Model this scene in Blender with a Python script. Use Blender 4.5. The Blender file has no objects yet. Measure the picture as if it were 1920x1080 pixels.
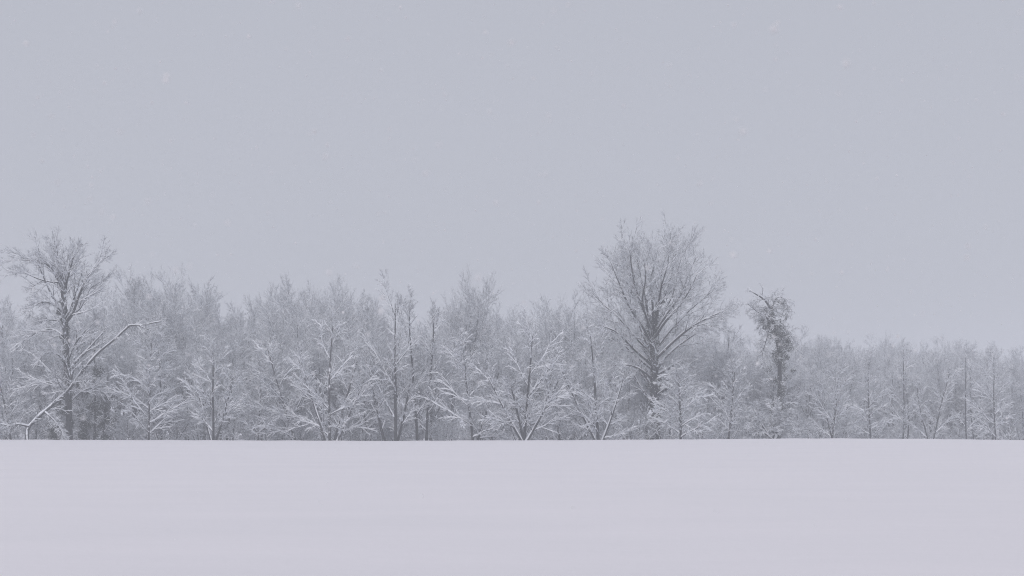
import bpy, math, random
import numpy as np
from mathutils import Vector

random.seed(7)
rng = np.random.default_rng(11)
scene = bpy.context.scene
col = scene.collection

# ------------------------------------------------------------------ camera
F = 50.0 / 36.0 * 1920.0          # focal length in photo pixels
HORIZON = 797.0                   # photo row of the eye level
CAM_Z = 1.7
cam_data = bpy.data.cameras.new("camera")
cam = bpy.data.objects.new("camera", cam_data)
col.objects.link(cam)
cam.location = (0.0, 0.0, CAM_Z)
cam.rotation_euler = (math.radians(90), 0, 0)
cam_data.lens = 50.0
cam_data.sensor_width = 36.0
cam_data.shift_y = (HORIZON - 540.0) / 1920.0
cam_data.clip_start = 0.1
cam_data.clip_end = 6000.0
cam_data.dof.use_dof = True
cam_data.dof.focus_distance = 125.0
cam_data.dof.aperture_fstop = 2.8
scene.camera = cam

# ------------------------------------------------------------------ overcast sky
SUN_EL, SUN_AZ = math.radians(36), math.radians(200)
world = bpy.data.worlds.new("World")
scene.world = world
world.use_nodes = True
wn, wl = world.node_tree.nodes, world.node_tree.links
wn.clear()
w_out = wn.new("ShaderNodeOutputWorld")
w_bg = wn.new("ShaderNodeBackground")
w_sky = wn.new("ShaderNodeTexSky")
w_sky.sky_type = 'NISHITA'
w_sky.sun_disc = False
w_sky.sun_elevation = SUN_EL
w_sky.sun_rotation = SUN_AZ
w_sky.dust_density = 6.0
w_mix = wn.new("ShaderNodeMix")
w_mix.data_type = 'RGBA'
w_mix.inputs[0].default_value = 0.96          # closed cloud deck over the clear sky
w_mix.inputs[7].default_value = (4.82, 4.98, 5.62, 1.0)
wl.new(w_sky.outputs[0], w_mix.inputs[6])
wl.new(w_mix.outputs[2], w_bg.inputs[0])
w_bg.inputs[1].default_value = 0.1
wl.new(w_bg.outputs[0], w_out.inputs[0])

sun_data = bpy.data.lights.new("sun", 'SUN')
sun_data.energy = 1.2
sun_data.angle = math.radians(70)
sun_data.color = (1.0, 0.95, 0.965)
sun = bpy.data.objects.new("sun", sun_data)
col.objects.link(sun)
sun.location = (0, -50, 80)
sd = Vector((math.sin(SUN_AZ) * math.cos(SUN_EL), math.cos(SUN_AZ) * math.cos(SUN_EL), math.sin(SUN_EL)))
sun.rotation_euler = sd.to_track_quat('Z', 'Y').to_euler()

scene.view_settings.view_transform = 'Standard'
scene.view_settings.look = 'None'
scene.view_settings.exposure = 0.0
scene.view_settings.gamma = 1.0
scene.render.engine = 'CYCLES'
scene.cycles.max_bounces = 8
scene.cycles.diffuse_bounces = 4
scene.cycles.volume_bounces = 4
scene.cycles.use_denoising = True
scene.cycles.denoising_prefilter = 'NONE'
scene.cycles.filter_width = 1.1

# ------------------------------------------------------------------ materials
def new_mat(name):
    m = bpy.data.materials.new(name)
    m.use_nodes = True
    nt = m.node_tree
    return m, nt, nt.nodes["Principled BSDF"]

def noise(nt, scale, detail=4.0, coords='Object', rough=0.55):
    tc = nt.nodes.new("ShaderNodeTexCoord")
    n = nt.nodes.new("ShaderNodeTexNoise")
    n.inputs['Scale'].default_value = scale
    n.inputs['Detail'].default_value = detail
    n.inputs['Roughness'].default_value = rough
    nt.links.new(tc.outputs[coords], n.inputs['Vector'])
    return n

def ramp(nt, src, stops):
    r = nt.nodes.new("ShaderNodeValToRGB")
    els = r.color_ramp.elements
    while len(els) < len(stops):
        els.new(0.5)
    for e, (p, c) in zip(els, stops):
        e.position = p
        e.color = (*c, 1.0)
    nt.links.new(src, r.inputs[0])
    return r

def bark_mat(name, dark, light, frost):
    m, nt, b = new_mat(name)
    n = noise(nt, 5.0)
    r = ramp(nt, n.outputs['Fac'], [(0.3, dark), (0.7, light)])
    n2 = noise(nt, 2.6, 6.0)
    r2 = ramp(nt, n2.outputs['Fac'], [(frost, (0, 0, 0)), (frost + 0.07, (1, 1, 1))])
    mx = nt.nodes.new("ShaderNodeMix")
    mx.data_type = 'RGBA'
    nt.links.new(r2.outputs[0], mx.inputs[0])
    nt.links.new(r.outputs[0], mx.inputs[6])
    mx.inputs[7].default_value = (0.78, 0.79, 0.82, 1)
    nt.links.new(mx.outputs[2], b.inputs['Base Color'])
    b.inputs['Roughness'].default_value = 0.9
    bp = nt.nodes.new("ShaderNodeBump")
    bp.inputs['Strength'].default_value = 0.5
    bp.inputs['Distance'].default_value = 0.03
    nt.links.new(n.outputs['Fac'], bp.inputs['Height'])
    nt.links.new(bp.outputs[0], b.inputs['Normal'])
    return m

BARK = bark_mat("bark", (0.026, 0.027, 0.031), (0.068, 0.066, 0.072), 0.54)
BARK_DARK = bark_mat("dark_bark", (0.018, 0.020, 0.023), (0.045, 0.045, 0.050), 0.66)
BARK_GREY = bark_mat("grey_bark", (0.045, 0.044, 0.047), (0.10, 0.094, 0.097), 0.54)
TWIG, tnt, tb = new_mat("twig_bark")
tn = noise(tnt, 1.3)
tr = ramp(tnt, tn.outputs['Fac'], [(0.3, (0.034, 0.036, 0.042)), (0.7, (0.078, 0.077, 0.083))])
tn2 = noise(tnt, 3.4, 5.0)
tr2 = ramp(tnt, tn2.outputs['Fac'], [(0.50, (0, 0, 0)), (0.58, (1, 1, 1))])     # snow plastered on the twigs in patches
tmx = tnt.nodes.new("ShaderNodeMix")
tmx.data_type = 'RGBA'
tnt.links.new(tr2.outputs[0], tmx.inputs[0])
tnt.links.new(tr.outputs[0], tmx.inputs[6])
tmx.inputs[7].default_value = (0.76, 0.80, 0.86, 1)
tnt.links.new(tmx.outputs[2], tb.inputs['Base Color'])
tb.inputs['Roughness'].default_value = 0.9

SNOW, snt, sb = new_mat("lying_snow")
sn = noise(snt, 6.0)
sr = ramp(snt, sn.outputs['Fac'], [(0.3, (0.83, 0.86, 0.90)), (0.7, (0.88, 0.90, 0.93))])
snt.links.new(sr.outputs[0], sb.inputs['Base Color'])
sb.inputs['Roughness'].default_value = 0.75

FLAKE, knt, kb = new_mat("snowflake")
kb.inputs['Base Color'].default_value = (0.93, 0.93, 0.94, 1)
kb.inputs['Roughness'].default_value = 0.8
ktr = knt.nodes.new("ShaderNodeBsdfTranslucent")
ktr.inputs[0].default_value = (0.95, 0.95, 0.96, 1)
kmx = knt.nodes.new("ShaderNodeMixShader")
kmx.inputs[0].default_value = 0.5
knt.links.new(kb.outputs[0], kmx.inputs[1])
knt.links.new(ktr.outputs[0], kmx.inputs[2])
knt.links.new(kmx.outputs[0], knt.nodes["Material Output"].inputs['Surface'])

IVY, vnt, vb = new_mat("ivy_leaf")
vn = noise(vnt, 9.0)
vr = ramp(vnt, vn.outputs['Fac'], [(0.3, (0.018, 0.026, 0.022)), (0.7, (0.05, 0.055, 0.048))])
vnt.links.new(vr.outputs[0], vb.inputs['Base Color'])
vb.inputs['Roughness'].default_value = 0.6

FIELD, fnt, fb = new_mat("field_snow")
tc = fnt.nodes.new("ShaderNodeTexCoord")
mp = fnt.nodes.new("ShaderNodeMapping")
mp.inputs['Scale'].default_value = (0.12, 0.35, 0.3)
fnt.links.new(tc.outputs['Object'], mp.inputs['Vector'])
fn1 = fnt.nodes.new("ShaderNodeTexNoise")
fn1.inputs['Scale'].default_value = 1.0
fn1.inputs['Detail'].default_value = 6.0
fnt.links.new(mp.outputs[0], fn1.inputs['Vector'])
fr = ramp(fnt, fn1.outputs['Fac'], [(0.3, (0.845, 0.825, 0.85)), (0.7, (0.875, 0.85, 0.875))])
fnt.links.new(fr.outputs[0], fb.inputs['Base Color'])
fb.inputs['Roughness'].default_value = 0.8
fn2 = noise(fnt, 1.6, 8.0, rough=0.65)
add = fnt.nodes.new("ShaderNodeMath")
add.operation = 'MULTIPLY_ADD'
add.inputs[1].default_value = 0.25
fnt.links.new(fn2.outputs['Fac'], add.inputs[0])
fnt.links.new(fn1.outputs['Fac'], add.inputs[2])
fbp = fnt.nodes.new("ShaderNodeBump")
fbp.inputs['Strength'].default_value = 0.35
fbp.inputs['Distance'].default_value = 0.12
fnt.links.new(add.outputs[0], fbp.inputs['Height'])
fnt.links.new(fbp.outputs[0], fb.inputs['Normal'])

# ------------------------------------------------------------------ mesh helpers
def link_mesh(name, verts, faces, mat, parent=None, smooth=True):
    """faces: one index array (n,k) or a list of such arrays with different k."""
    verts = np.ascontiguousarray(verts, dtype=np.float32)
    if not isinstance(faces, list):
        faces = [faces]
    loops = np.concatenate([f.ravel() for f in faces]).astype(np.int32)
    sizes = np.concatenate([np.full(len(f), f.shape[1], np.int32) for f in faces])
    starts = (np.cumsum(sizes) - sizes).astype(np.int32)
    me = bpy.data.meshes.new(name)
    me.vertices.add(len(verts))
    me.vertices.foreach_set("co", verts.ravel())
    me.loops.add(len(loops))
    me.loops.foreach_set("vertex_index", loops)
    me.polygons.add(len(sizes))
    me.polygons.foreach_set("loop_start", starts)
    me.update(calc_edges=True)
    if smooth:
        me.polygons.foreach_set("use_smooth", np.ones(len(sizes), dtype=bool))
    me.materials.append(mat)
    o = bpy.data.objects.new(name, me)
    col.objects.link(o)
    o.parent = parent
    return o

def norm(a):
    return a / np.maximum(np.linalg.norm(a, axis=-1, keepdims=True), 1e-9)

def tangents(P):
    T = np.empty_like(P)
    T[:, 1:-1] = P[:, 2:] - P[:, :-2]
    T[:, 0] = P[:, 1] - P[:, 0]
    T[:, -1] = P[:, -1] - P[:, -2]
    return norm(T)

def ring_faces(N, K, S):
    base = (np.arange(N)[:, None, None] * K + np.arange(K - 1)[None, :, None]) * S
    s = np.arange(S)[None, None, :]
    s2 = (s + 1) % S
    return np.stack([base + s, base + s2, base + S + s2, base + S + s], -1).reshape(-1, 4)

class Geo:
    def __init__(self):
        self.v, self.f, self.n = [], [], 0
    def add(self, v, f):
        v = v.reshape(-1, 3)
        self.v.append(v)
        self.f.append(f + self.n)
        self.n += len(v)
    def build(self, name, mat, parent=None, smooth=True):
        if not self.v:
            return None
        return link_mesh(name, np.concatenate(self.v), self.f, mat, parent, smooth)

def tube(P, R, S):
    N, K = R.shape
    T = tangents(P)
    m = norm(T.mean(axis=1))
    ref = np.where(np.abs(m[:, 2:3]) > 0.9, np.array([[1.0, 0, 0]]), np.array([[0, 0, 1.0]]))[:, None, :]
    U = norm(np.cross(T, np.broadcast_to(ref, T.shape)))
    V = np.cross(U, T)
    a = np.arange(S) / S * 2 * math.pi
    ring = U[:, :, None, :] * np.cos(a)[None, None, :, None] + V[:, :, None, :] * np.sin(a)[None, None, :, None]
    return P[:, :, None, :] + ring * R[:, :, None, None], ring_faces(N, K, S)

def snow_strip(P, R, depth, width, keep=0.0):
    """Loaf of snow lying along the upper side of every branch."""
    T = tangents(P)
    hz = np.sqrt(np.clip(1 - T[..., 2] ** 2, 0, 1))
    sel = (hz.mean(1) > 0.30) & (rng.random(len(P)) >= keep)
    if not sel.any():
        return None
    P, R, T, hz = P[sel], R[sel], T[sel], hz[sel]
    z = np.zeros_like(T)
    z[..., 2] = 1
    side = norm(np.cross(T, z))
    up = np.cross(side, T)
    up = up * np.sign(up[..., 2:3] + 1e-6)
    g = np.clip((hz - 0.2) / 0.6, 0.05, 1.0) * rng.uniform(0.35, 1.4, hz.shape)
    w = (R * 0.72 + width * g)[..., None]
    h = (R * 0.6 + depth * g)[..., None]
    lo = P + up * (R * 0.5)[..., None]
    ring = np.stack([lo - side * w, lo + up * h, lo + side * w], 2)
    return ring, ring_faces(len(P), P.shape[1], 3)

def spikes(P, R):
    """Straight twigs (N,2,3) as slim three-sided spikes."""
    n = len(P)
    v, _ = tube(P, R, 3)
    ring = v[:, 0]
    V = np.concatenate([ring, P[:, 1:2]], 1)
    f = np.arange(n)[:, None, None] * 4 + np.array([[0, 1, 3], [1, 2, 3], [2, 0, 3]])[None]
    return V, f.reshape(-1, 3)

def spike_snow(P, R, depth, width, keep):
    """A little roof of snow on each straight twig."""
    T = norm(P[:, 1] - P[:, 0])
    hz = np.sqrt(np.clip(1 - T[:, 2] ** 2, 0, 1))
    sel = (hz > .3) & (rng.random(len(P)) >= keep)
    P, R, T, hz = P[sel], R[sel], T[sel], hz[sel]
    z = np.zeros_like(T)
    z[:, 2] = 1
    side = norm(np.cross(T, z))
    up = np.cross(side, T)
    up = up * np.sign(up[:, 2:3] + 1e-6)
    g = (np.clip((hz - .2) / .6, .05, 1) * rng.uniform(.5, 1.3, hz.shape))[:, None]
    r = R[:, :1]
    q = P[:, 0] * .9 + P[:, 1] * .1
    V = np.stack([q - side * (r * .8 + width * g), q + up * (r + depth * g), q + side * (r * .8 + width * g), P[:, 1] + up * .004], 1)
    f = np.arange(len(P))[:, None, None] * 4 + np.array([[0, 1, 3], [1, 2, 3], [0, 2, 1]])[None]
    return V, f.reshape(-1, 3)

def resample(pts, K):
    """Catmull-Rom through the points, K samples."""
    p = np.array(pts, float)
    q = np.vstack([2 * p[0] - p[1], p, 2 * p[-1] - p[-2]])
    n = len(p) - 1
    out = []
    for s in np.linspace(0, n - 1e-6, K):
        i = int(s)
        t = s - i
        a, b, c, d = q[i], q[i + 1], q[i + 2], q[i + 3]
        out.append(0.5 * (2 * b + (c - a) * t + (2 * a - 5 * b + 4 * c - d) * t * t + (3 * b - a - 3 * c + d) * t ** 3))
    return np.array(out)

def grow(P, R, m, t0, t1, a0, a1, lf, taper, up, droop, wob, K, rmul, rmin, flat=0.0, lmin=0.25):
    """Children of every branch in P (N,K,3): m each, spread between t0 and t1 of the parent."""
    N, Kp, _ = P.shape
    T = tangents(P)
    seg = np.linalg.norm(np.diff(P, axis=1), axis=2)
    L = seg.sum(1)
    i = np.arange(m)[None, :]
    s = np.clip((i + rng.random((N, m))) / m, 0, 1)
    t = t0 + (t1 - t0) * s
    x = t * (Kp - 1)
    k = np.clip(x.astype(int), 0, Kp - 2)
    f = (x - k)[..., None]
    n = np.arange(N)[:, None]
    pos = P[n, k] * (1 - f) + P[n, k + 1] * f
    d = norm(T[n, k] * (1 - f) + T[n, k + 1] * f)
    rad = R[n, k] * (1 - f[..., 0]) + R[n, k + 1] * f[..., 0]
    ref = np.where(np.abs(d[..., 2:3]) > 0.9, np.array([1.0, 0, 0]), np.array([0, 0, 1.0]))
    u = norm(np.cross(d, ref))
    v = np.cross(u, d)
    az = i * 2.399963 + rng.uniform(0, 6.283, (N, 1)) + rng.normal(0, 0.35, (N, m))
    ca, sa = np.cos(az)[..., None], np.sin(az)[..., None] * (1 - flat)
    ang = np.radians(a0 + (a1 - a0) * s + rng.normal(0, 6, (N, m)))[..., None]
    D = norm(np.cos(ang) * d + np.sin(ang) * norm(u * ca + v * sa))
    ln = np.maximum(L[:, None] * lf * (1 - taper * s) * rng.uniform(0.6, 1.25, (N, m)), lmin)
    M = N * m
    pos, D, ln, rad = pos.reshape(M, 3), D.reshape(M, 3), ln.reshape(M), rad.reshape(M)
    out = np.empty((M, K, 3))
    out[:, 0] = pos
    st = (ln / (K - 1))[:, None]
    for j in range(1, K):
        q = j / (K - 1)
        D = D + rng.normal(0, wob, (M, 3))
        D[:, 2] += (up * (1 - q) - droop * q)
        D = norm(D)
        out[:, j] = out[:, j - 1] + D * st
    r0 = np.maximum(rad * rmul, rmin)
    R2 = r0[:, None] * np.linspace(1, 0.35, K)[None, :]
    R2 = np.maximum(R2, rmin * 0.6)
    return out, R2

# ------------------------------------------------------------------ ground
def crest(px):
    return np.interp(px, [-800, 0, 400, 700, 1100, 1350, 1560, 1750, 1920, 2800],
                     [823, 824.3, 825.4, 826.6, 825.0, 823.2, 821.8, 823.2, 825.0, 826.0])

D_CREST = 112.0
def ground_z(x, y):
    x, y = np.asarray(x, float), np.asarray(y, float)
    px = 960 + x / D_CREST * F
    zc = CAM_Z - (crest(px) - HORIZON) / F * D_CREST
    front = np.clip((y - 5.0) / (D_CREST - 5.0), 0, 1)
    front = front * front * (3 - 2 * front)
    back = np.clip((y - D_CREST) / 120.0, 0, 1)
    back = back * (2 - back)
    und = (0.035 * np.sin(x * 0.11 + y * 0.05) + 0.03 * np.sin(x * 0.043 - y * 0.13 + 1.3)
           + 0.015 * np.sin(x * 0.31 + y * 0.21 + 0.4))
    und = und * np.clip((D_CREST - y) / 40, 0, 1)
    und = und + .012 * np.sin(x * .9 + 1.0) * np.sin(x * .37 + y * .5) + .01 * np.sin(x * 1.9 + y * .7)
    return zc * front - 1.9 * back + und

gx = np.unique(np.concatenate([np.linspace(-2200, -120, 28), np.linspace(-120, 120, 241), np.linspace(120, 2200, 28)]))
gy = np.unique(np.concatenate([np.linspace(-400, 0, 12), np.linspace(0, 100, 51), np.linspace(100, 130, 41),
                               np.linspace(130, 400, 40), np.linspace(400, 3200, 24)]))
GX, GY = np.meshgrid(gx, gy)
GZ = ground_z(GX, GY)
nx, ny = len(gx), len(gy)
ii = (np.arange(ny - 1)[:, None] * nx + np.arange(nx - 1)[None, :]).ravel()
field = link_mesh("snow_field", np.stack([GX, GY, GZ], -1).reshape(-1, 3),
                  np.stack([ii, ii + 1, ii + nx + 1, ii + nx], 1), FIELD)
field["kind"] = "structure"
field["label"] = "smooth untouched snow covering the wide open field"

# ------------------------------------------------------------------ trees
def world_x(px, y):
    return (px - 960.0) / F * y

def height_at(px, top, y):
    """Height of something standing at distance y whose top reaches photo row `top`."""
    z = CAM_Z + (HORIZON - top) / F * y
    return z - float(ground_z(world_x(px, y), y))

def root_at(name, px, y, label, group=None, cat="tree", sink=0.06):
    x = world_x(px, y)
    e = bpy.data.objects.new(name, None)
    e.empty_display_size = 0.5
    col.objects.link(e)
    e.location = (x, y, float(ground_z(x, y)) - sink)
    e["label"] = label
    e["category"] = cat
    if group:
        e["group"] = group
    return e

def assemble(root, stems, levels, bark, trunk_sides=8, snow_d=0.03, snow_w=0.012, limb_names=None, trunk_n=1,
             crown_mat=None):
    """stems: list of (P (K,3), R (K)). The first trunk_n are the trunk, others limbs; levels grow from all stems."""
    snow = Geo()
    def lay(P, R, f, keep=0.0):
        s = snow_strip(P, R, snow_d * f, snow_w * f, keep)
        if s is not None:
            snow.add(*s)
    for j, (p, r) in enumerate(stems):
        g = Geo()
        g.add(*tube(p[None], r[None], trunk_sides if j < trunk_n else 6))
        g.build("trunk" if j < trunk_n else "limb", bark, root)
        lay(p[None], r[None], 1.7)
    groups = {}
    for p, r in stems:
        groups.setdefault(len(p), []).append((p, r))
    crown = Geo()
    cur = [(np.array([a for a, _ in g]), np.array([b for _, b in g])) for g in groups.values()]
    for li, lv in enumerate(levels):
        nxt = []
        lv = dict(lv)
        f = lv.pop('snow', 1.0)
        S = lv.pop('sides', 3)
        keep = lv.pop('bare', 0.0)
        for P, R in cur:
            P2, R2 = grow(P, R, **lv)
            if lv['K'] == 2:
                crown.add(*spikes(P2, R2))
                snow.add(*spike_snow(P2, R2, snow_d * f, snow_w * f, keep))
            else:
                crown.add(*tube(P2, R2, S))
                lay(P2, R2, f, keep)
            nxt.append((P2, R2))
        cur = nxt
    crown.build("crown", crown_mat or TWIG, root)
    snow.build("snow_cover", SNOW, root)

def vase_stems(H, r, k=6, fork=.42, spread=.30):
    p, R = straight_stem(H * fork, r, .03, .02, 8, r * .7)
    out = [(p, R)]
    for j in range(k):
        a = j * 2.4 + rng.normal(0, .3)
        q = spread * rng.uniform(.45, 1.25) if j else .05
        b0 = p[-1 - (j % 3)]
        top = H * (1 - fork) * (1 - .45 * q) * rng.uniform(.86, 1.0)
        c = [b0, b0 + np.array([math.cos(a) * q * top * .35, math.sin(a) * q * top * .35, top * .28]),
             b0 + np.array([math.cos(a) * q * top * .75, math.sin(a) * q * top * .75, top * .62]),
             b0 + np.array([math.cos(a) * q * top * 1.05, math.sin(a) * q * top * 1.05, top])]
        c = [c[0]] + [v + rng.normal(0, .12, 3) for v in c[1:]]
        t = np.linspace(0, 1, 12)
        out.append((resample(c, 12), r * .5 * (1 - t) ** .8 + .02 * t))
    return out

def straight_stem(H, r0, lean=0.03, wob=0.02, K=10, r1=0.03, base=(0, 0, 0), dirn=None):
    d = np.array(dirn if dirn is not None else [rng.normal(0, lean), rng.normal(0, lean), 1.0], float)
    d /= np.linalg.norm(d)
    p = [np.array(base, float)]
    for _ in range(K - 1):
        d = d + rng.normal(0, wob, 3) * np.array([1, 1, 0.3])
        d[2] += 0.02
        d /= np.linalg.norm(d)
        p.append(p[-1] + d * H / (K - 1))
    p = np.array(p)
    t = np.linspace(0, 1, K)
    return p, r0 * (1 - t) ** 0.85 + r1 * t

def L(m, t0, t1, a0, a1, lf, taper=0.5, up=0.05, droop=0.0, wob=0.08, K=5, rmul=0.5, rmin=0.012, **kw):
    d = dict(m=m, t0=t0, t1=t1, a0=a0, a1=a1, lf=lf, taper=taper, up=up, droop=droop, wob=wob, K=K, rmul=rmul, rmin=rmin)
    d.update(kw)
    return d

# --- kinds of tree, all in metres with the base at the origin
def upright_levels(w=1.0, n=26):
    return [L(n, .26, .98, 48, 18, .33 * w, .45, .10, 0, .05, 6, .5, .019, sides=4, snow=1.0),
            L(8, .15, 1, 38, 22, .46, .25, .08, 0.0, .06, 4, .55, .012, snow=.9),
            L(5, .15, 1, 36, 18, .58, .20, .06, 0.0, .07, 3, .6, .008, snow=.7, bare=.1),
            L(6, .12, 1, 34, 16, .75, .20, .0, 0.0, .08, 2, .75, .0065, snow=.5, bare=.25)]

def spread_levels(w=1.0, droop=.10, n=20):
    n = int(n * 1.2)
    return [L(n, .05, .97, 62, 24, .58 * w, .50, .09, droop, .075, 8, .5, .019, sides=4, snow=1.5),
            L(8, .12, 1, 36, 18, .46, .40, .03, droop * .45, .11, 5, .55, .011, snow=1.2, flat=.1),
            L(5, .12, 1, 38, 20, .50, .30, .02, .0, .14, 3, .6, .008, snow=.95),
            L(4, .15, 1, 34, 18, .70, .25, .0, .0, .08, 2, .75, .0065, snow=.7, bare=.15)]

def fan_levels(w=1.0, n=14):
    return [L(n, .08, .97, 40, 16, .52 * w, .42, .06, .03, .045, 7, .55, .018, sides=4, snow=1.4),
            L(8, .15, 1, 34, 18, .46, .35, .05, .03, .05, 4, .55, .012, snow=1.2),
            L(5, .12, 1, 34, 18, .56, .30, .03, .02, .06, 3, .6, .009, snow=.9),
            L(4, .15, 1, 32, 16, .75, .25, .0, .0, .08, 2, .75, .0065, snow=.6, bare=.2)]

def vase_levels(w=1.0, n=9):
    return [L(n, .30, 1, 44, 24, .36 * w, .20, .10, 0, .05, 6, .5, .017, sides=3, snow=1.0),
            L(6, .15, 1, 38, 24, .50, .15, .08, 0, .06, 4, .55, .011, snow=.85),
            L(5, .15, 1, 36, 20, .60, .15, .06, 0, .07, 3, .6, .008, snow=.7, bare=.1),
            L(5, .12, 1, 34, 18, .75, .20, .0, 0, .08, 2, .75, .006, snow=.5, bare=.25)]

KINDS = {'spread': spread_levels, 'fan': fan_levels, 'up': upright_levels, 'vase': vase_levels}

def leaves(g, gs, centres, n, spread, size, snow_share=.3, shell=0.0):
    """n small leaf quads scattered around the centre points, some of them carrying a pad of snow."""
    c = centres[rng.integers(0, len(centres), n)]
    sp = spread if np.isscalar(spread) else spread
    p = c + norm(rng.normal(0, 1, (n, 3))) * (shell + (1 - shell) * rng.random((n, 1)) ** .5) * sp
    nrm = norm(rng.normal(0, 1, (n, 3)) + np.array([0, 0, .35]))
    u = norm(np.cross(nrm, rng.normal(0, 1, (n, 3))))
    v = np.cross(nrm, u)
    s = size * rng.uniform(.5, 1.3, (n, 1))
    q = np.stack([p - u * s, p - v * s * .7, p + u * s, p + v * s * .7 - nrm * s * .2], 1)
    g.add(q, np.arange(n * 4).reshape(-1, 4))
    if gs is not None:
        k = rng.random(n) < snow_share
        p2 = p[k] + np.array([0, 0, .03])
        m = len(p2)
        s2 = s[k] * .75
        a = rng.uniform(0, 6.28, (m, 1))
        u2 = np.concatenate([np.cos(a), np.sin(a), rng.normal(0, .2, (m, 1))], 1)
        v2 = np.concatenate([-np.sin(a), np.cos(a), rng.normal(0, .2, (m, 1))], 1)
        top = p2 + np.array([0, 0, 1.0]) * s2 * .7
        A, B, C, D = p2 - u2 * s2, p2 - v2 * s2, p2 + u2 * s2, p2 + v2 * s2
        gs.add(np.stack([A, B, C, D, top], 1),
               (np.arange(m)[:, None, None] * 5 + np.array([[0, 1, 4, 4], [1, 2, 4, 4], [2, 3, 4, 4], [3, 0, 4, 4]])[None]).reshape(-1, 4)[:, [0, 1, 2, 2]][:, :3])

# --- 1. the tall tree at far left with the dark ivy-grown trunk
def px_to_local(px, py, y, root, dy=0.0):
    yy = y + dy
    return np.array([world_x(px, yy) - root.location.x, yy - root.location.y, CAM_Z + (HORIZON - py) / F * yy - root.location.z])

def limb_px(pts, y, root, r0, r1, K=12, p=.8):
    q = resample([px_to_local(a, b, y, root, c) for a, b, c in pts], K)
    t = np.linspace(0, 1, K)
    return q, r0 * (1 - t) ** p + r1 * t

def ivy_parts(root, paths, n, spread, size, share, name="ivy"):
    g, gs = Geo(), Geo()
    path = np.concatenate(paths)
    k = max(12, n // 90)
    for c in path[rng.integers(0, len(path), k)]:          # leaves hang in uneven clumps, not an even sleeve
        c = c + rng.normal(0, spread * .45, 3) * np.array([1, 1, 1.2])
        f = rng.uniform(.35, 1.0)
        leaves(g, gs, c[None], int(n / k * (.5 + f)), spread * f, size, share)
    g.build(name, IVY, root, smooth=False)["kind"] = "stuff"
    if gs.v:
        gs.build("ivy_snow", SNOW, root, smooth=False)["kind"] = "stuff"

Y = 118.6
t = root_at("tall_tree", 128, Y, "tall bare tree with thick dark trunk and forked snowy crown at far left")
S = [limb_px([(130, 826, 0), (128, 740, 0), (124, 660, 0), (122, 600, .2), (119, 560, .3), (118, 545, .3)], Y, t, .27, .14, 14, .7),
     limb_px([(120, 565, .3), (116, 538, .2), (104, 515, 0), (92, 498, -.3), (62, 486, -.6), (32, 486, -.8)], Y, t, .15, .022),
     limb_px([(119, 560, .3), (122, 528, .6), (113, 502, .8), (106, 484, 1.1), (102, 468, 1.2)], Y, t, .13, .02),
     limb_px([(124, 604, .2), (136, 588, -.2), (147, 558, -.5), (156, 535, -.8), (168, 512, -1), (186, 490, -1.2)], Y, t, .14, .022),
     limb_px([(134, 590, -.2), (150, 578, .6), (162, 556, 1.0), (170, 540, 1.4), (188, 529, 1.7)], Y, t, .09, .02),
     limb_px([(119, 550, .3), (126, 525, -.4), (132, 504, -.8), (137, 484, -1.0), (144, 468, -1.0)], Y, t, .10, .02),
     limb_px([(112, 530, .1), (90, 528, .6), (70, 522, 1.0), (52, 514, 1.3), (40, 510, 1.5)], Y, t, .08, .02),
     limb_px([(121, 590, .2), (104, 574, -.5), (86, 566, -1.0), (68, 571, -1.3), (60, 578, -1.4)], Y, t, .075, .02),
     limb_px([(122, 608, .1), (110, 602, .8), (92, 600, 1.2), (74, 601, 1.5)], Y, t, .07, .02),
     limb_px([(128, 672, 0), (140, 645, .7), (156, 625, 1.1), (172, 608, 1.4)], Y, t, .11, .025),
     limb_px([(127, 692, 0), (112, 668, -.6), (96, 660, -1.0), (78, 666, -1.2)], Y, t, .07, .02),
     limb_px([(127, 640, 0), (108, 622, .6), (88, 618, 1.0), (62, 628, 1.2), (44, 640, 1.3)], Y, t, .07, .02),
     limb_px([(128, 745, 0), (104, 722, .8), (80, 716, 1.4), (52, 724, 1.7)], Y, t, .06, .02),
     limb_px([(130, 755, 0), (152, 735, .9), (176, 728, 1.4), (200, 738, 1.7)], Y, t, .06, .02)]
assemble(t, S, [L(12, .15, 1, 46, 20, .42, .35, .05, 0, .05, 6, .5, .016, sides=4, snow=1.4),
                L(5, .2, 1, 34, 16, .52, .35, .06, 0, .05, 4, .55, .011, snow=1.1),
                L(4, .2, 1, 32, 14, .62, .3, .04, 0, .06, 3, .6, .008, snow=.8),
                L(3, .2, 1, 28, 12, 1.0, .25, 0, 0, .07, 2, .75, .0055, snow=.55, bare=.2)], BARK_DARK, 10, .055, .022)
ivy_parts(t, [resample(S[0][0][:11], 60)], 3800, .36, .075, .08)

ti = root_at("ivy_grown_tree", 176, 121.5, "dark tangle of ivy-grown stems right of the tall left-hand tree")
SI = [straight_stem(9.0, .09, .02, .04, base=(0, 0, 0), dirn=(.05, 0, 1)), straight_stem(7.0, .08, .02, .04, base=(-.9, .3, 0), dirn=(-.1, .1, 1)),
      straight_stem(6.2, .08, .02, .04, base=(.8, -.2, 0), dirn=(.12, 0, 1)), straight_stem(7.2, .08, .02, .04, base=(-3.4, .6, 0), dirn=(-.06, .1, 1))]
assemble(ti, SI, [L(12, .1, .97, 55, 25, .22, .3, .03, .08, .08, 5, .5, .014, snow=.9), L(7, .15, 1, 40, 25, .5, .3, 0, .08, .08, 4, .6, .010, snow=.8),
                  L(6, .15, 1, 36, 20, .7, .3, 0, 0, .08, 2, .7, .0065, snow=.6)], BARK_DARK, 6, .04, .015, trunk_n=4)
ivy_parts(ti, [resample(q[:8], 30) for q, _ in SI], 5600, .66, .08, .12)

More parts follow.
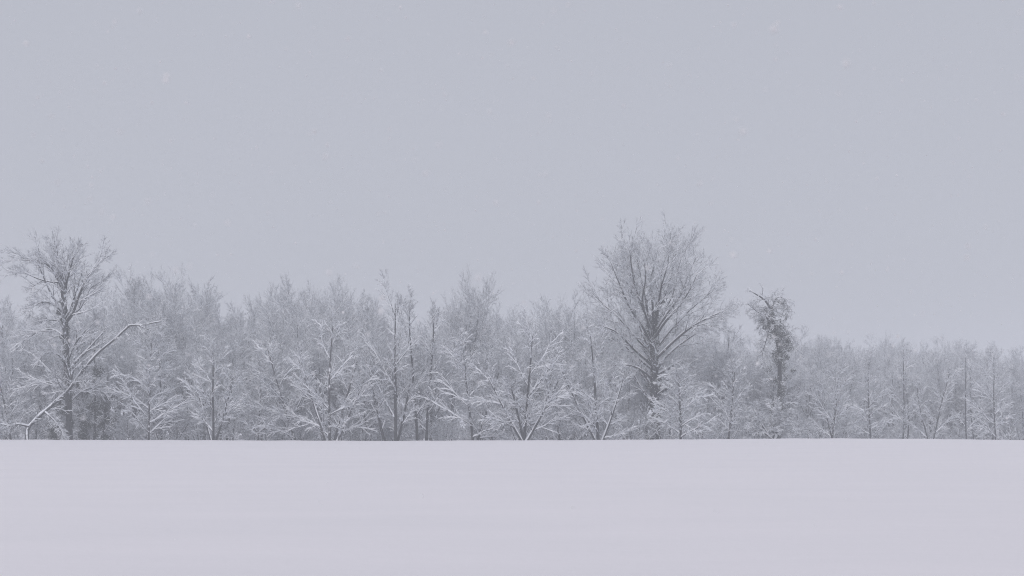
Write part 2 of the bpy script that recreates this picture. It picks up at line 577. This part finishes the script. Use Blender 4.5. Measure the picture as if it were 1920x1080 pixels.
# --- 2. the leaning trunk that crosses it
YL = 115.5
t2 = root_at("leaning_tree", 51, YL, "long snow-topped leaning trunk propped across the dark tree at far left")
S2 = [limb_px([(51, 826, 0), (52, 806, .2), (62, 792, .5), (80, 775, .9), (104, 755, 1.5), (126, 734, 2.1), (136, 722, 2.2), (150, 702, 2.3), (168, 680, 2.4), (186, 660, 2.5), (203, 646, 2.6), (220, 632, 2.7), (238, 615, 2.7), (246, 610, 2.7), (266, 611, 2.6), (284, 606, 2.5), (302, 603, 2.4)],
              YL, t2, .135, .03, 34, .7),
      limb_px([(54, 800, .2), (34, 796, -.2), (16, 799, -.5), (0, 796, -.8), (-30, 802, -1)], YL, t2, .085, .03),
      limb_px([(84, 773, .9), (98, 785, .6), (112, 802, .3), (122, 824, .1)], YL, t2, .06, .03),
      limb_px([(140, 717, 2.2), (152, 716, 1.6), (166, 713, 1.2)], YL, t2, .055, .02),
      limb_px([(122, 737, 2.0), (112, 722, 1.5), (104, 704, 1.3)], YL, t2, .06, .02),
      limb_px([(262, 611, 2.6), (278, 618, 2.1), (296, 622, 1.8)], YL, t2, .035, .015)]
assemble(t2, S2, [L(22, .10, 1, 58, 34, .09, .3, .03, .06, .08, 5, .4, .014, snow=1.2, lmin=.5),
                  L(6, .15, 1, 40, 22, .5, .4, .03, .05, .08, 4, .6, .010, snow=.9),
                  L(4, .2, 1, 36, 20, .6, .4, 0, 0, .1, 2, .6, .007, snow=.7)], BARK_DARK, 8, .042, .012)

# --- 3. the great fan-crowned tree right of centre
Y = 127.0
t = root_at("great_tree", 1230, Y, "tallest tree with broad fan crown and dark ivy-grown trunk right of centre")
S = [limb_px([(1229, 826, 0), (1230, 780, 0), (1226, 730, 0), (1227, 690, 0), (1223, 655, 0), (1222, 618, 0)], Y, t, .40, .22, 14, .7)]
fan = [[(1222, 648, 0), (1206, 614, -.5), (1180, 572, -1), (1158, 520, -1.4), (1140, 474, -1.6)],
       [(1221, 632, 0), (1212, 590, .6), (1192, 545, 1.2), (1178, 494, 1.6), (1164, 452, 1.8)],
       [(1222, 625, 0), (1214, 580, -.8), (1206, 534, -1.4), (1196, 486, -1.8), (1188, 452, -2)],
       [(1222, 620, 0), (1224, 570, .8), (1218, 520, 1.3), (1226, 484, 1.6), (1222, 458, 1.8)],
       [(1223, 625, 0), (1234, 575, -.8), (1240, 528, -1.3), (1252, 486, -1.6), (1256, 456, -1.8)],
       [(1224, 636, 0), (1240, 590, .6), (1264, 540, 1.2), (1274, 486, 1.5), (1288, 446, 1.6)],
       [(1225, 628, 0), (1250, 586, -.4), (1276, 548, -1), (1294, 502, -1.3), (1310, 464, -1.5)],
       [(1226, 660, 0), (1252, 622, .8), (1286, 580, 1.8), (1310, 556, 2.4), (1334, 532, 2.8)],
       [(1227, 676, 0), (1262, 640, -.8), (1292, 612, -1.8), (1322, 592, -2.3), (1346, 580, -2.6)],
       [(1221, 662, 0), (1192, 630, .8), (1162, 590, 1.8), (1140, 568, 2.4), (1114, 538, 2.8)],
       [(1222, 684, 0), (1190, 655, -.8), (1160, 622, -1.6), (1128, 606, -2.2)],
       [(1224, 632, .2), (1228, 590, 2.0), (1240, 540, 3.0), (1240, 500, 3.6), (1248, 468, 3.8)],
       [(1223, 632, -.2), (1214, 600, -2.0), (1203, 555, -3.0), (1210, 510, -3.6), (1206, 470, -3.8)],
       [(1222, 640, .2), (1200, 598, 1.6), (1172, 556, 2.4), (1158, 520, 2.8), (1152, 478, 3.0)],
       [(1224, 640, -.2), (1246, 600, -1.8), (1272, 566, -2.6), (1292, 530, -3.0), (1304, 500, -3.2)],
       [(1223, 622, .3), (1234, 582, 1.6), (1252, 530, 2.4), (1266, 480, 2.8), (1270, 448, 3.0)],
       [(1222, 622, -.3), (1208, 580, -1.8), (1190, 530, -2.6), (1182, 485, -3.0), (1178, 452, -3.2)],
       [(1227, 690, 0), (1262, 655, 1.2), (1296, 628, 2.2), (1322, 612, 2.8), (1344, 606, 3.2)],
       [(1222, 692, 0), (1194, 668, 1.0), (1164, 640, 2.0), (1134, 628, 2.6)],
       [(1227, 706, 0), (1256, 688, .8), (1284, 672, 1.6), (1318, 664, 2)],
       [(1225, 712, 0), (1200, 692, -.6), (1176, 684, -1.2), (1150, 686, -1.6)],
       [(1228, 745, 0), (1250, 728, -.8), (1280, 722, -1.2), (1300, 728, -1.5)]]
for f_ in fan:
    wx = .95 if f_[-1][1] < 480 else 1.04
    f_ = [(1226 + (a - 1226) * wx, b if b > 640 else 640 + (b - 640) * .90, c) for a, b, c in f_]
    S.append(limb_px(f_, Y, t, .125, .02, 12, .8))
assemble(t, S, [L(11, .22, 1, 42, 24, .33, .22, .07, 0, .06, 5, .5, .015, sides=3, snow=1.1),
                L(6, .12, 1, 38, 22, .48, .25, .06, 0, .06, 4, .55, .011, snow=.85),
                L(3, .15, 1, 34, 20, .62, .2, .05, 0, .07, 3, .6, .007, snow=.9, bare=.1),
                L(5, .12, 1, 32, 16, .95, .2, 0, 0, .08, 2, .75, .0055, snow=.7, bare=.2)], BARK_DARK, 10, .045, .016)
ivy_parts(t, [S[0][0], S[0][0], S[4][0][:4], S[5][0][:4], S[6][0][:4]], 6400, .52, .075, .16)

# --- 4. the vine-hung snag
Y = 128.0
t = root_at("vine_covered_snag", 1458, Y, "broken snag wrapped in hanging vines, two bare branches at its top")
S = [limb_px([(1459, 826, 0), (1461, 760, 0), (1462, 700, 0), (1458, 640, 0), (1448, 600, 0), (1443, 578, 0), (1433, 562, 0), (1411, 548, 0)], Y, t, .22, .03, 20, .7),
     limb_px([(1446, 604, 0), (1434, 592, -.3), (1420, 584, -.5), (1401, 569, -.7)], Y, t, .07, .025),
     limb_px([(1447, 600, 0), (1448, 575, .3), (1455, 560, .4), (1467, 558, .5), (1476, 574, .5), (1474, 598, .5)], Y, t, .06, .02),
     limb_px([(1444, 612, 0), (1436, 640, -.3), (1430, 660, -.4), (1428, 684, -.4)], Y, t, .04, .02),
     limb_px([(1459, 645, 0), (1468, 626, .2), (1480, 622, .4), (1488, 645, .5)], Y, t, .06, .02),
     limb_px([(1441, 582, 0), (1434, 585, .3), (1431, 600, .5), (1432, 618, .5)], Y, t, .045, .02)]
assemble(t, S, [L(24, .10, .98, 70, 50, .10, .3, .02, .20, .10, 6, .4, .012, snow=1.1, lmin=.8),
                L(6, .12, 1, 45, 30, .5, .4, 0, .25, .12, 4, .6, .009, snow=.8),
                L(5, .12, 1, 45, 30, .6, .4, 0, 0, .12, 2, .7, .007, snow=.7)], BARK_DARK, 8, .045, .018)
main = S[0][0]
g, gs = Geo(), Geo()
def vine_at(pts, n, spread, size, share):
    leaves(g, gs, np.array([px_to_local(*c, Y, t) for c in pts]), n, spread, size, share)
vine_at([(1472, 628), (1476, 648), (1464, 656), (1466, 668), (1461, 640), (1472, 634), (1460, 680)], 1500, .55, .055, .30)
vine_at([(1434, 590), (1433, 602), (1436, 612), (1446, 590), (1449, 605), (1452, 618)], 900, .38, .05, .40)
vine_at([(1458, 566), (1468, 566), (1475, 580), (1472, 594), (1450, 575)], 500, .40, .05, .45)
for i_ in range(84):                                        # shaggy clumps up the stem, thickest halfway
    q = rng.uniform(.05, .72) if i_ < 30 else rng.uniform(.04, .42)
    c = main[int(q * 19)] + rng.normal(0, .26 if i_ < 30 else .42, 3)
    leaves(g, gs, c[None], int(rng.uniform(30, 95) * (1.5 if .35 < q < .6 else .8)), rng.uniform(.22, .6), .062, rng.uniform(.15, .6))
vine_at([(1458, 612), (1462, 604), (1450, 622), (1468, 614), (1444, 628), (1478, 640), (1482, 655)], 800, .34, .055, .40)
g.build("vine_mass", IVY, t, smooth=False)["kind"] = "stuff"
gs.build("vine_snow", SNOW, t, smooth=False)["kind"] = "stuff"

# --- 5. the front row along the field's edge, each grown by itself
def front_tree(name, px, top, y, label, kind, w=1.0, bark=BARK, stems=None, r=.11, sd=.072, sw=.023, wob=.018, **kw):
    root = root_at(name, px, y, label)
    H = height_at(px, top, y) * .97
    r *= .8
    if stems is None:
        S = [straight_stem(H, r, .03, .025)]
    else:
        S = [straight_stem(H * h, r * (.6 + .4 * h), .02, wob, base=(bx, by, 0), dirn=(lx, ly, 1.0)) for h, bx, by, lx, ly in stems]
    lv = KINDS[kind](w, **kw)
    assemble(root, S, lv, bark, 8, sd, sw, trunk_n=len(S))
    return root

front_tree("young_tree", 279, 636, 119, "young tree with tiered drooping snow-laden boughs right of the leaning trunk", 'spread', .82, droop=.13)
front_tree("slender_tree", 303, 650, 123, "slender dark stem close beside the tiered young tree", 'spread', .6, n=14)
front_tree("fan_tree", 400, 655, 117, "small fan-shaped tree with dark stem and rising snowy branches", 'fan', .9, BARK_DARK, r=.13,
           stems=[(1, 0, 0, 0, 0), (.8, -.2, .2, -.35, .2), (.75, .2, -.1, .4, -.1)], n=9)
front_tree("many_stemmed_tree", 618, 606, 118, "many-stemmed tree with long snowy branches sweeping left and right", 'spread', .85, BARK, r=.15,
           stems=[(1, 0, 0, 0, 0), (.8, .35, .2, .28, .1), (.8, -.3, .1, -.35, .1), (.55, .6, -.2, .5, -.2)], n=7, droop=.08)
front_tree("arching_tree", 556, 640, 121, "tree with stem leaning left and arching snow-weighted branches", 'spread', .8,
           stems=[(1, 0, 0, -.35, 0), (.75, -.3, .4, -.5, .2)], n=11, r=.12, droop=.10)
front_tree("forked_tree", 742, 558, 118, "tall forked tree with straight dark stem and thinner leaning stem beside it", 'fan', .72, BARK_DARK, r=.17,
           stems=[(1, 0, 0, 0, 0), (.62, -.9, 0, -.28, .1), (.5, .1, .3, .25, .2)], n=9)
front_tree("twin_trunk_tree", 790, 566, 120, "twin upright dark trunks standing close together near the forked tree", 'fan', .55, BARK_DARK, r=.15,
           stems=[(1, -.35, 0, -.03, 0), (.95, .4, .2, .05, .1)], n=12)
front_tree("bowed_tree", 887, 640, 119, "dark-stemmed tree with heavy snowy boughs bowed out to the left", 'spread', .8, BARK_DARK, r=.14,
           stems=[(1, 0, 0, -.12, 0), (.6, .3, .3, .35, 0)], n=11, droop=.12)
front_tree("spreading_tree", 983, 622, 116, "wide spreading tree near centre, snowy limbs fanning out from its base", 'spread', .95, BARK_DARK, r=.17,
           stems=[(1, 0, 0, .02, 0), (.7, -.15, .1, -.6, .1), (.7, .2, -.1, .6, .1), (.6, 0, .2, -.25, -.4)], n=7, droop=.07)
front_tree("broad_tree", 1122, 622, 118, "broad snowy tree left of the tallest tree, branches rising steeply leftward", 'spread', .85, BARK_DARK, r=.16,
           stems=[(1, 0, 0, -.06, 0), (.75, -.2, .1, -.5, .1), (.7, .3, .2, .4, .1)], n=9, droop=.06)
front_tree("layered_tree", 1276, 700, 118, "layered tree with long drooping snowy branches in front of the tallest tree", 'spread', 1.05, BARK_DARK, r=.13,
           stems=[(1, 0, 0, -.01, 0)], n=24, droop=.14)
front_tree("bushy_tree", 1450, 762, 116, "low bushy tree fanning out at the foot of the vine-hung snag", 'spread', 1.0, BARK_DARK, r=.10,
           stems=[(1, 0, 0, 0, 0), (.95, -.1, .1, -.7, .1), (.9, .1, -.1, .75, .1), (.8, 0, .2, .35, -.4), (.8, 0, 0, -1.2, .2)], n=6, droop=.05)
front_tree("thin_tree", 1634, 668, 150, "thin crooked dark-stemmed tree standing out before the right-hand wood", 'spread', .6, BARK_DARK, r=.13,
           stems=[(1, 0, 0, -.1, 0)], n=16)
front_tree("edge_tree", 22, 700, 122, "small snowy tree at the left edge below the leaning trunk", 'spread', .9,
           stems=[(1, 0, 0, -.2, 0), (.7, -.2, .1, -.6, .1)], n=9)
front_tree("sapling_tree", 484, 690, 121, "snow-plastered sapling between the fan-shaped tree and the many-stemmed tree", 'spread', .8, n=16)
front_tree("sapling_tree", 686, 675, 122, "sapling standing between the many-stemmed tree and the forked tree", 'fan', .7)
front_tree("sapling_tree", 1050, 690, 119, "sapling filling the gap between the spreading tree and the broad tree", 'fan', .8, n=14, stems=[(1, 0, 0, -.15, 0)])
front_tree("sapling_tree", 1365, 690, 121, "sapling with arching boughs between the layered tree and the snag", 'fan', .95, n=14, stems=[(1, 0, 0, .12, 0)])
front_tree("sapling_tree", 1560, 700, 135, "sapling between the snag and the thin crooked tree", 'fan', .95, n=8, stems=[(1, 0, 0, .1, 0), (.8, .2, .1, -.3, .1)])

front_tree("dark_stemmed_tree", 1692, 664, 152, "dark-stemmed branching tree next right of the thin crooked tree", 'fan', .6, BARK_DARK, r=.11, wob=.05,
           stems=[(1, 0, 0, -.04, 0), (.85, .5, .2, .2, .1)], n=9)
front_tree("dark_stemmed_tree", 1748, 690, 151, "low forked dark-stemmed tree midway along the right-hand wood", 'fan', .75, BARK_DARK, r=.10, wob=.05,
           stems=[(1, 0, 0, .15, 0), (.8, -.2, .2, -.3, .1)], n=8)
front_tree("dark_stemmed_tree", 1812, 664, 153, "straight dark twin-stemmed tree left of the right edge", 'fan', .5, BARK_DARK, r=.11, wob=.05,
           stems=[(1, 0, 0, 0, 0), (.9, .9, .2, .04, .1)], n=8)
front_tree("dark_stemmed_tree", 1868, 662, 152, "tall dark-stemmed tree with low snowy side boughs near the right edge", 'spread', .6, BARK_DARK, r=.11, n=13, stems=[(1, 0, 0, -.05, 0)], wob=.045)

# --- 6. the wood behind: prototypes grown once, copied tree by tree
def proto(name, kind, H, r, w, bark, sd, sw, stems=None, vase=None, **kw):
    e = bpy.data.objects.new(name, None)
    col.objects.link(e)
    tn_ = 1
    if vase:
        S = vase_stems(H, r, *vase)
    elif stems is None:
        S = [straight_stem(H, r, .03, .03, 12)]
    else:
        S = [straight_stem(H * h, r * h, .02, .03, 12, base=(bx, by, 0), dirn=(lx, ly, 1.0)) for h, bx, by, lx, ly in stems]
        tn_ = len(S)
    assemble(e, S, KINDS[kind](w, **kw), bark, 6, sd, sw, trunk_n=tn_)
    me = [c for c in e.children if c.name.startswith("crown")][0].data
    co = np.empty(len(me.vertices) * 3, np.float32)
    me.vertices.foreach_get("co", co)
    top_of[e.name] = float(np.percentile(co[2::3], 99.7))
    return e

top_of = {}
wood = [proto("wood_tree", 'up', 15, .16, .9, BARK, .07, .032),
        proto("wood_tree", 'up', 15, .15, .72, BARK_GREY, .07, .032, n=28),
        proto("wood_tree", 'vase', 15, .19, 1.0, BARK_DARK, .07, .032, vase=(7, .40, .34)),
        proto("wood_tree", 'vase', 15, .18, 1.0, BARK, .07, .032, vase=(7, .48, .42)),
        proto("wood_tree", 'fan', 15, .17, .62, BARK_DARK, .07, .032, stems=[(1, 0, 0, 0, 0), (.9, -.3, .2, -.14, .1)], n=13),
        proto("wood_tree", 'vase', 15, .18, 1.1, BARK_DARK, .07, .032, vase=(8, .30, .30))]
brush = [proto("snowy_shrub", 'spread', 4.0, .05, 1.1, BARK, .05, .02, stems=[(1, 0, 0, .1, 0), (.9, .2, 0, .5, .3), (.8, -.2, 0, -.5, -.2), (.7, 0, .2, -.2, .6)], n=5),
         proto("snowy_shrub", 'fan', 4.0, .05, .9, BARK_DARK, .05, .02, stems=[(1, 0, 0, -.1, 0), (.9, .2, 0, .4, -.3), (.85, -.2, 0, -.5, .2)], n=6),
         proto("snowy_shrub", 'spread', 3.5, .05, 1.2, BARK_GREY, .06, .025, stems=[(1, 0, 0, -.2, .1), (.9, .1, .1, .7, .1), (.8, -.1, .1, -.8, .2)], n=6)]
protos_used = set()

def place(p, px, y, H, label, group, cat="tree", wide=1.0):
    key = p.name
    s = H / top_of[key]
    if key in protos_used:
        r = p.copy()
        col.objects.link(r)
        for ch in list(p.children):
            c = ch.copy()
            c.parent = r
            col.objects.link(c)
    else:
        protos_used.add(key)
        r = p
    x = world_x(px, y)
    r.location = (x, y, float(ground_z(x, y)) - .08)
    r.rotation_euler = (rng.normal(0, .03), rng.normal(0, .03), rng.uniform(0, 6.283))
    sxy = (.35 * s + .65 * min(max(s, .7), 1.3)) * wide
    r.scale = (sxy, sxy, s)
    r["label"] = label
    r["category"] = cat
    r["group"] = group
    return r

# trees whose tops are picked out against the sky
tops = [(255, 498, 165, 2, "faint tall narrow tree leading the high clump right of the left-hand tree"),
        (288, 514, 172, 5, "faint tree in the high hazy clump, between its two tallest tops"),
        (320, 501, 168, 2, "faint pointed tree topping the high hazy clump at left"),
        (352, 519, 175, 4, "faint tree on the right shoulder of the high hazy clump at left"),
        (384, 540, 178, 2, "faint tree stepping down at the right end of the high hazy clump"),
        (416, 573, 185, 5, "low faint tree at the left side of the skyline notch"),
        (486, 560, 175, 3, "lone hazy tree just right of the skyline notch at left"),
        (532, 536, 160, 3, "hazy upright tree at the left of the twin-topped clump above the many-stemmed tree"),
        (562, 519, 162, 2, "hazy highest tree above the many-stemmed tree, with several upright tips"),
        (600, 548, 166, 4, "hazy tree in the dip between two tops above the many-stemmed tree"),
        (636, 527, 162, 5, "hazy rounded top right of the highest tree over the many-stemmed tree"),
        (666, 545, 168, 2, "hazy tree on the right slope of the clump over the many-stemmed tree"),
        (694, 559, 170, 3, "low hazy tree just left of the forked tree's tip"),
        (830, 566, 160, 0, "hazy tree left below the lone fan top at centre"),
        (888, 511, 124, 5, "bare tree whose fan-shaped top rises alone above the centre of the wood"),
        (944, 570, 160, 5, "hazy tree right below the lone fan top at centre"),
        (1016, 572, 158, 4, "hazy tree where the skyline begins to climb to the tallest tree"),
        (1046, 560, 138, 5, "hazy tree on the climbing skyline left of the tallest tree"),
        (1076, 552, 132, 2, "hazy broad tree next left of the tallest tree's crown"),
        (1108, 552, 150, 2, "hazy tree partly behind the left edge of the tallest crown"),
        (1368, 594, 150, 4, "hazy tree showing its top just right of the tallest crown"),
        (1396, 624, 170, 4, "low hazy tree between the tallest crown and the snag"),
        (1506, 614, 190, 2, "faint tree next right of the vine-hung snag"),
        (1546, 630, 205, 3, "faint tree second to the right of the snag on the skyline"),
        (1574, 636, 205, 3, "faint rounded tree before the dip right of the snag"),
        (1661, 627, 215, 5, "faint tallest tip at the left of the right-hand wood"),
        (1684, 636, 215, 4, "faint tree close right of the tallest tip in the right-hand wood"),
        (1712, 641, 220, 2, "faint tree in the middle dip of the right-hand wood"),
        (1768, 630, 215, 2, "faint tree left of the pair topping the middle of the right-hand wood"),
        (1800, 636, 218, 3, "faint tree right of the pair topping the middle of the right-hand wood"),
        (1866, 640, 205, 0, "faint pointed tree near the right edge of the picture"),
        (1908, 650, 205, 3, "faint dense tree at the very right edge of the picture"),
        (6, 560, 150, 3, "faint tree at the very left edge behind the tall dark-trunked tree"),
        (208, 540, 155, 2, "hazy tree just right of the tall dark-trunked tree's crown"),
        (-72, 436, 104, 3, "tree mostly off the left edge, a few twig tips reaching in")]
for px, top, y, k, lab in tops:
    place(wood[k], px, y + 22, height_at(px, top, y + 22), lab, "trees along the skyline of the wood", wide=.72 if px == 888 else .92)

SKY_X = [-120, 0, 60, 200, 235, 255, 285, 320, 350, 380, 415, 440, 470, 485, 512, 530, 560, 577, 604, 636, 662, 693, 741, 765, 790, 827, 860, 893, 925, 943, 963, 1000, 1042, 1074, 1112, 1230, 1337, 1367, 1395, 1420, 1487, 1523, 1545, 1572, 1597, 1617, 1661, 1682, 1700, 1725, 1775, 1800, 1835, 1865, 1880, 1910, 2040]
SKY_Y = [565, 565, 560, 545, 540, 505, 520, 508, 525, 545, 578, 598, 585, 565, 582, 545, 528, 538, 555, 535, 552, 565, 570, 582, 570, 572, 570, 570, 575, 575, 588, 582, 568, 560, 558, 560, 612, 605, 628, 632, 628, 645, 640, 642, 654, 648, 640, 642, 655, 648, 638, 642, 660, 650, 656, 655, 655]

def edge_dist(px):
    return float(np.interp(px, [-200, 1330, 1480, 1600, 2200], [123, 124, 146, 160, 160]))

sections = [(-500, 90, "left of the tall dark-trunked tree"), (90, 215, "behind the tall dark-trunked tree"),
            (215, 345, "behind the tiered young tree"), (345, 445, "behind the small fan-shaped tree"),
            (445, 580, "below the skyline notch at left"), (580, 700, "behind the many-stemmed tree"),
            (700, 830, "behind the twin-trunk tree"), (830, 930, "below the lone central fan top"),
            (930, 1060, "behind the wide spreading tree"), (1060, 1190, "behind the broad tree"),
            (1190, 1300, "behind the tallest tree"), (1300, 1420, "right of the tallest tree"),
            (1420, 1500, "behind the vine-hung snag"), (1500, 1620, "right of the vine-hung snag"),
            (1620, 1705, "behind the thin crooked tree"), (1705, 1790, "midway along the right-hand wood"),
            (1790, 1850, "near the right edge"), (1850, 4000, "at the extreme right")]

def section(px):
    for a, b, name in sections:
        if a <= px < b:
            return name

def fill(n, px0, px1, dmin, dmax, hmin, hmax, rank, look):
    for i in range(n):
        px = px0 + (px1 - px0) * (i + rng.random()) / n
        y = edge_dist(px) + rng.uniform(dmin, dmax)
        top = float(np.interp(px, SKY_X, SKY_Y))
        H = height_at(px, top, y) * rng.uniform(hmin, hmax)
        sec = section(px)
        place(wood[int(rng.choice([0, 1, 2, 2, 3, 3, 4, 5, 5]))], px, y, H, f"{look} bare tree in the {rank} rank of the wood, {sec}",
              f"{rank} rank of the wood {sec}", wide=rng.uniform(.85, 1.1))

fill(40, -60, 1420, 3, 14, .50, .86, "front", "greyish")
fill(44, -60, 1420, 16, 38, .70, .95, "middle", "hazy")
fill(30, -60, 1420, 45, 90, .84, 1.0, "rear", "faint")
fill(30, 1400, 1990, 3, 14, .60, .90, "front", "greyish")
fill(32, 1400, 1990, 16, 42, .75, .96, "middle", "hazy")
fill(28, 1400, 1990, 48, 90, .90, 1.02, "rear", "faint")

def shrubs(n, dmin, dmax, smin, smax, where):
    for i in range(n):
        px = -40 + 2000 * (i + rng.random()) / n
        y = edge_dist(px) + rng.uniform(dmin, dmax)
        k = int(rng.integers(0, 3))
        sec = section(px)
        place(brush[k], px, y, 4.0 * rng.uniform(smin, smax), f"low snow-covered shrub {where}, {sec}",
              f"shrubs {where} {sec}", "shrub")

shrubs(44, -1, 4, .55, 1.1, "at the field's edge")
shrubs(40, 6, 30, .6, 1.1, "under the trees")

def undergrowth(n):
    px = rng.uniform(-90, 2010, n)
    y = np.array([edge_dist(p) for p in px]) - 1 + 75 * rng.random(n) ** 1.4
    x = (px - 960) / F * y
    base = np.stack([x, y, ground_z(x, y) - .05], 1)
    h = rng.uniform(.9, 3.0, n)
    d = norm(np.concatenate([rng.normal(0, .42, (n, 2)), np.ones((n, 1))], 1))
    P = np.empty((n, 4, 3))
    P[:, 0] = base
    for j in range(1, 4):
        d = norm(d + rng.normal(0, .12, (n, 3)) + np.array([0, 0, -.10 * (j - 1)]))
        P[:, j] = P[:, j - 1] + d * (h / 3)[:, None]
    R = np.linspace(.022, .010, 4)[None, :] * rng.uniform(.7, 1.3, (n, 1))
    stems, pads = Geo(), Geo()
    P2, R2 = grow(P, R, 4, .25, 1, 50, 28, .5, .4, .02, .05, .1, 3, .6, .009)
    for a, b in ((P, R), (P2, R2)):
        stems.add(*tube(a, b, 3))
        pads.add(*snow_strip(a, b, .04, .016))
    o = stems.build("undergrowth", TWIG)
    o["kind"] = "stuff"
    o["label"] = "tangled snowy undergrowth covering the floor of the wood"
    o["category"] = "undergrowth"
    pads.build("undergrowth_snow", SNOW, o)["kind"] = "stuff"

undergrowth(2600)

# ------------------------------------------------------------------ falling snow
n = 9000
y = 3.5 + 85 * rng.random(n) ** 1.25
x = rng.uniform(-.62, .62, n) * y * .9
z = rng.uniform(0, 1, n) * (.36 * y + 2.2)
low = (z < 1.75) & (y < 60) & (rng.random(n) < .93)
z[low] += rng.uniform(1.6, 6.0, low.sum())
z = np.where(z > 24.5, rng.uniform(3, 24.5, n), z)
z = ground_z(x, y) + .08 + z
c = np.stack([x, y, z], 1)
octa = np.array([[1, 0, 0], [0, 1, 0], [-1, 0, 0], [0, -1, 0], [0, 0, 1], [0, 0, -1]], float)
of = np.array([[0, 1, 4], [1, 2, 4], [2, 3, 4], [3, 0, 4], [1, 0, 5], [2, 1, 5], [3, 2, 5], [0, 3, 5]])
sz = rng.uniform(.004, .0105, (n, 1, 1)) * (1 + .5 * (rng.random((n, 1, 1)) > .8))
sz = sz * np.interp(y, [3, 14, 40], [.78, .98, 1.25])[:, None, None]
V = c[:, None, :] + octa[None] * sz * rng.uniform(.5, 1.3, (n, 6, 1))
flakes = link_mesh("falling_snow", V.reshape(-1, 3), (np.arange(n)[:, None, None] * 6 + of[None]).reshape(-1, 3), FLAKE, smooth=False)
flakes["kind"] = "stuff"
flakes["label"] = "white snowflakes drifting down through the air over the field"
flakes["category"] = "snowflakes"

# ------------------------------------------------------------------ haze of the snowfall
hz_m = bpy.data.materials.new("snowfall_haze")
hz_m.use_nodes = True
hn = hz_m.node_tree
hn.nodes.clear()
ho = hn.nodes.new("ShaderNodeOutputMaterial")
hv = hn.nodes.new("ShaderNodeVolumePrincipled")
hv.inputs['Color'].default_value = (0.93, 0.957, 0.995, 1)
hv.inputs['Density'].default_value = 0.0022
hv.inputs['Anisotropy'].default_value = 0.0
hn.links.new(hv.outputs[0], ho.inputs['Volume'])
hx, hy0, hy1, z0, z1 = 2300.0, -450.0, 3300.0, -2.8, 27.0
vv = np.array([[sx * hx, yy, zz] for zz in (z0, z1) for yy in (hy0, hy1) for sx in (-1, 1)], float)
ff = np.array([[0, 2, 3, 1], [4, 5, 7, 6], [0, 1, 5, 4], [2, 6, 7, 3], [0, 4, 6, 2], [1, 3, 7, 5]])
haze = link_mesh("haze", vv, ff, hz_m, smooth=False)
haze["kind"] = "stuff"
haze["label"] = "pale grey haze of falling snow filling the air"
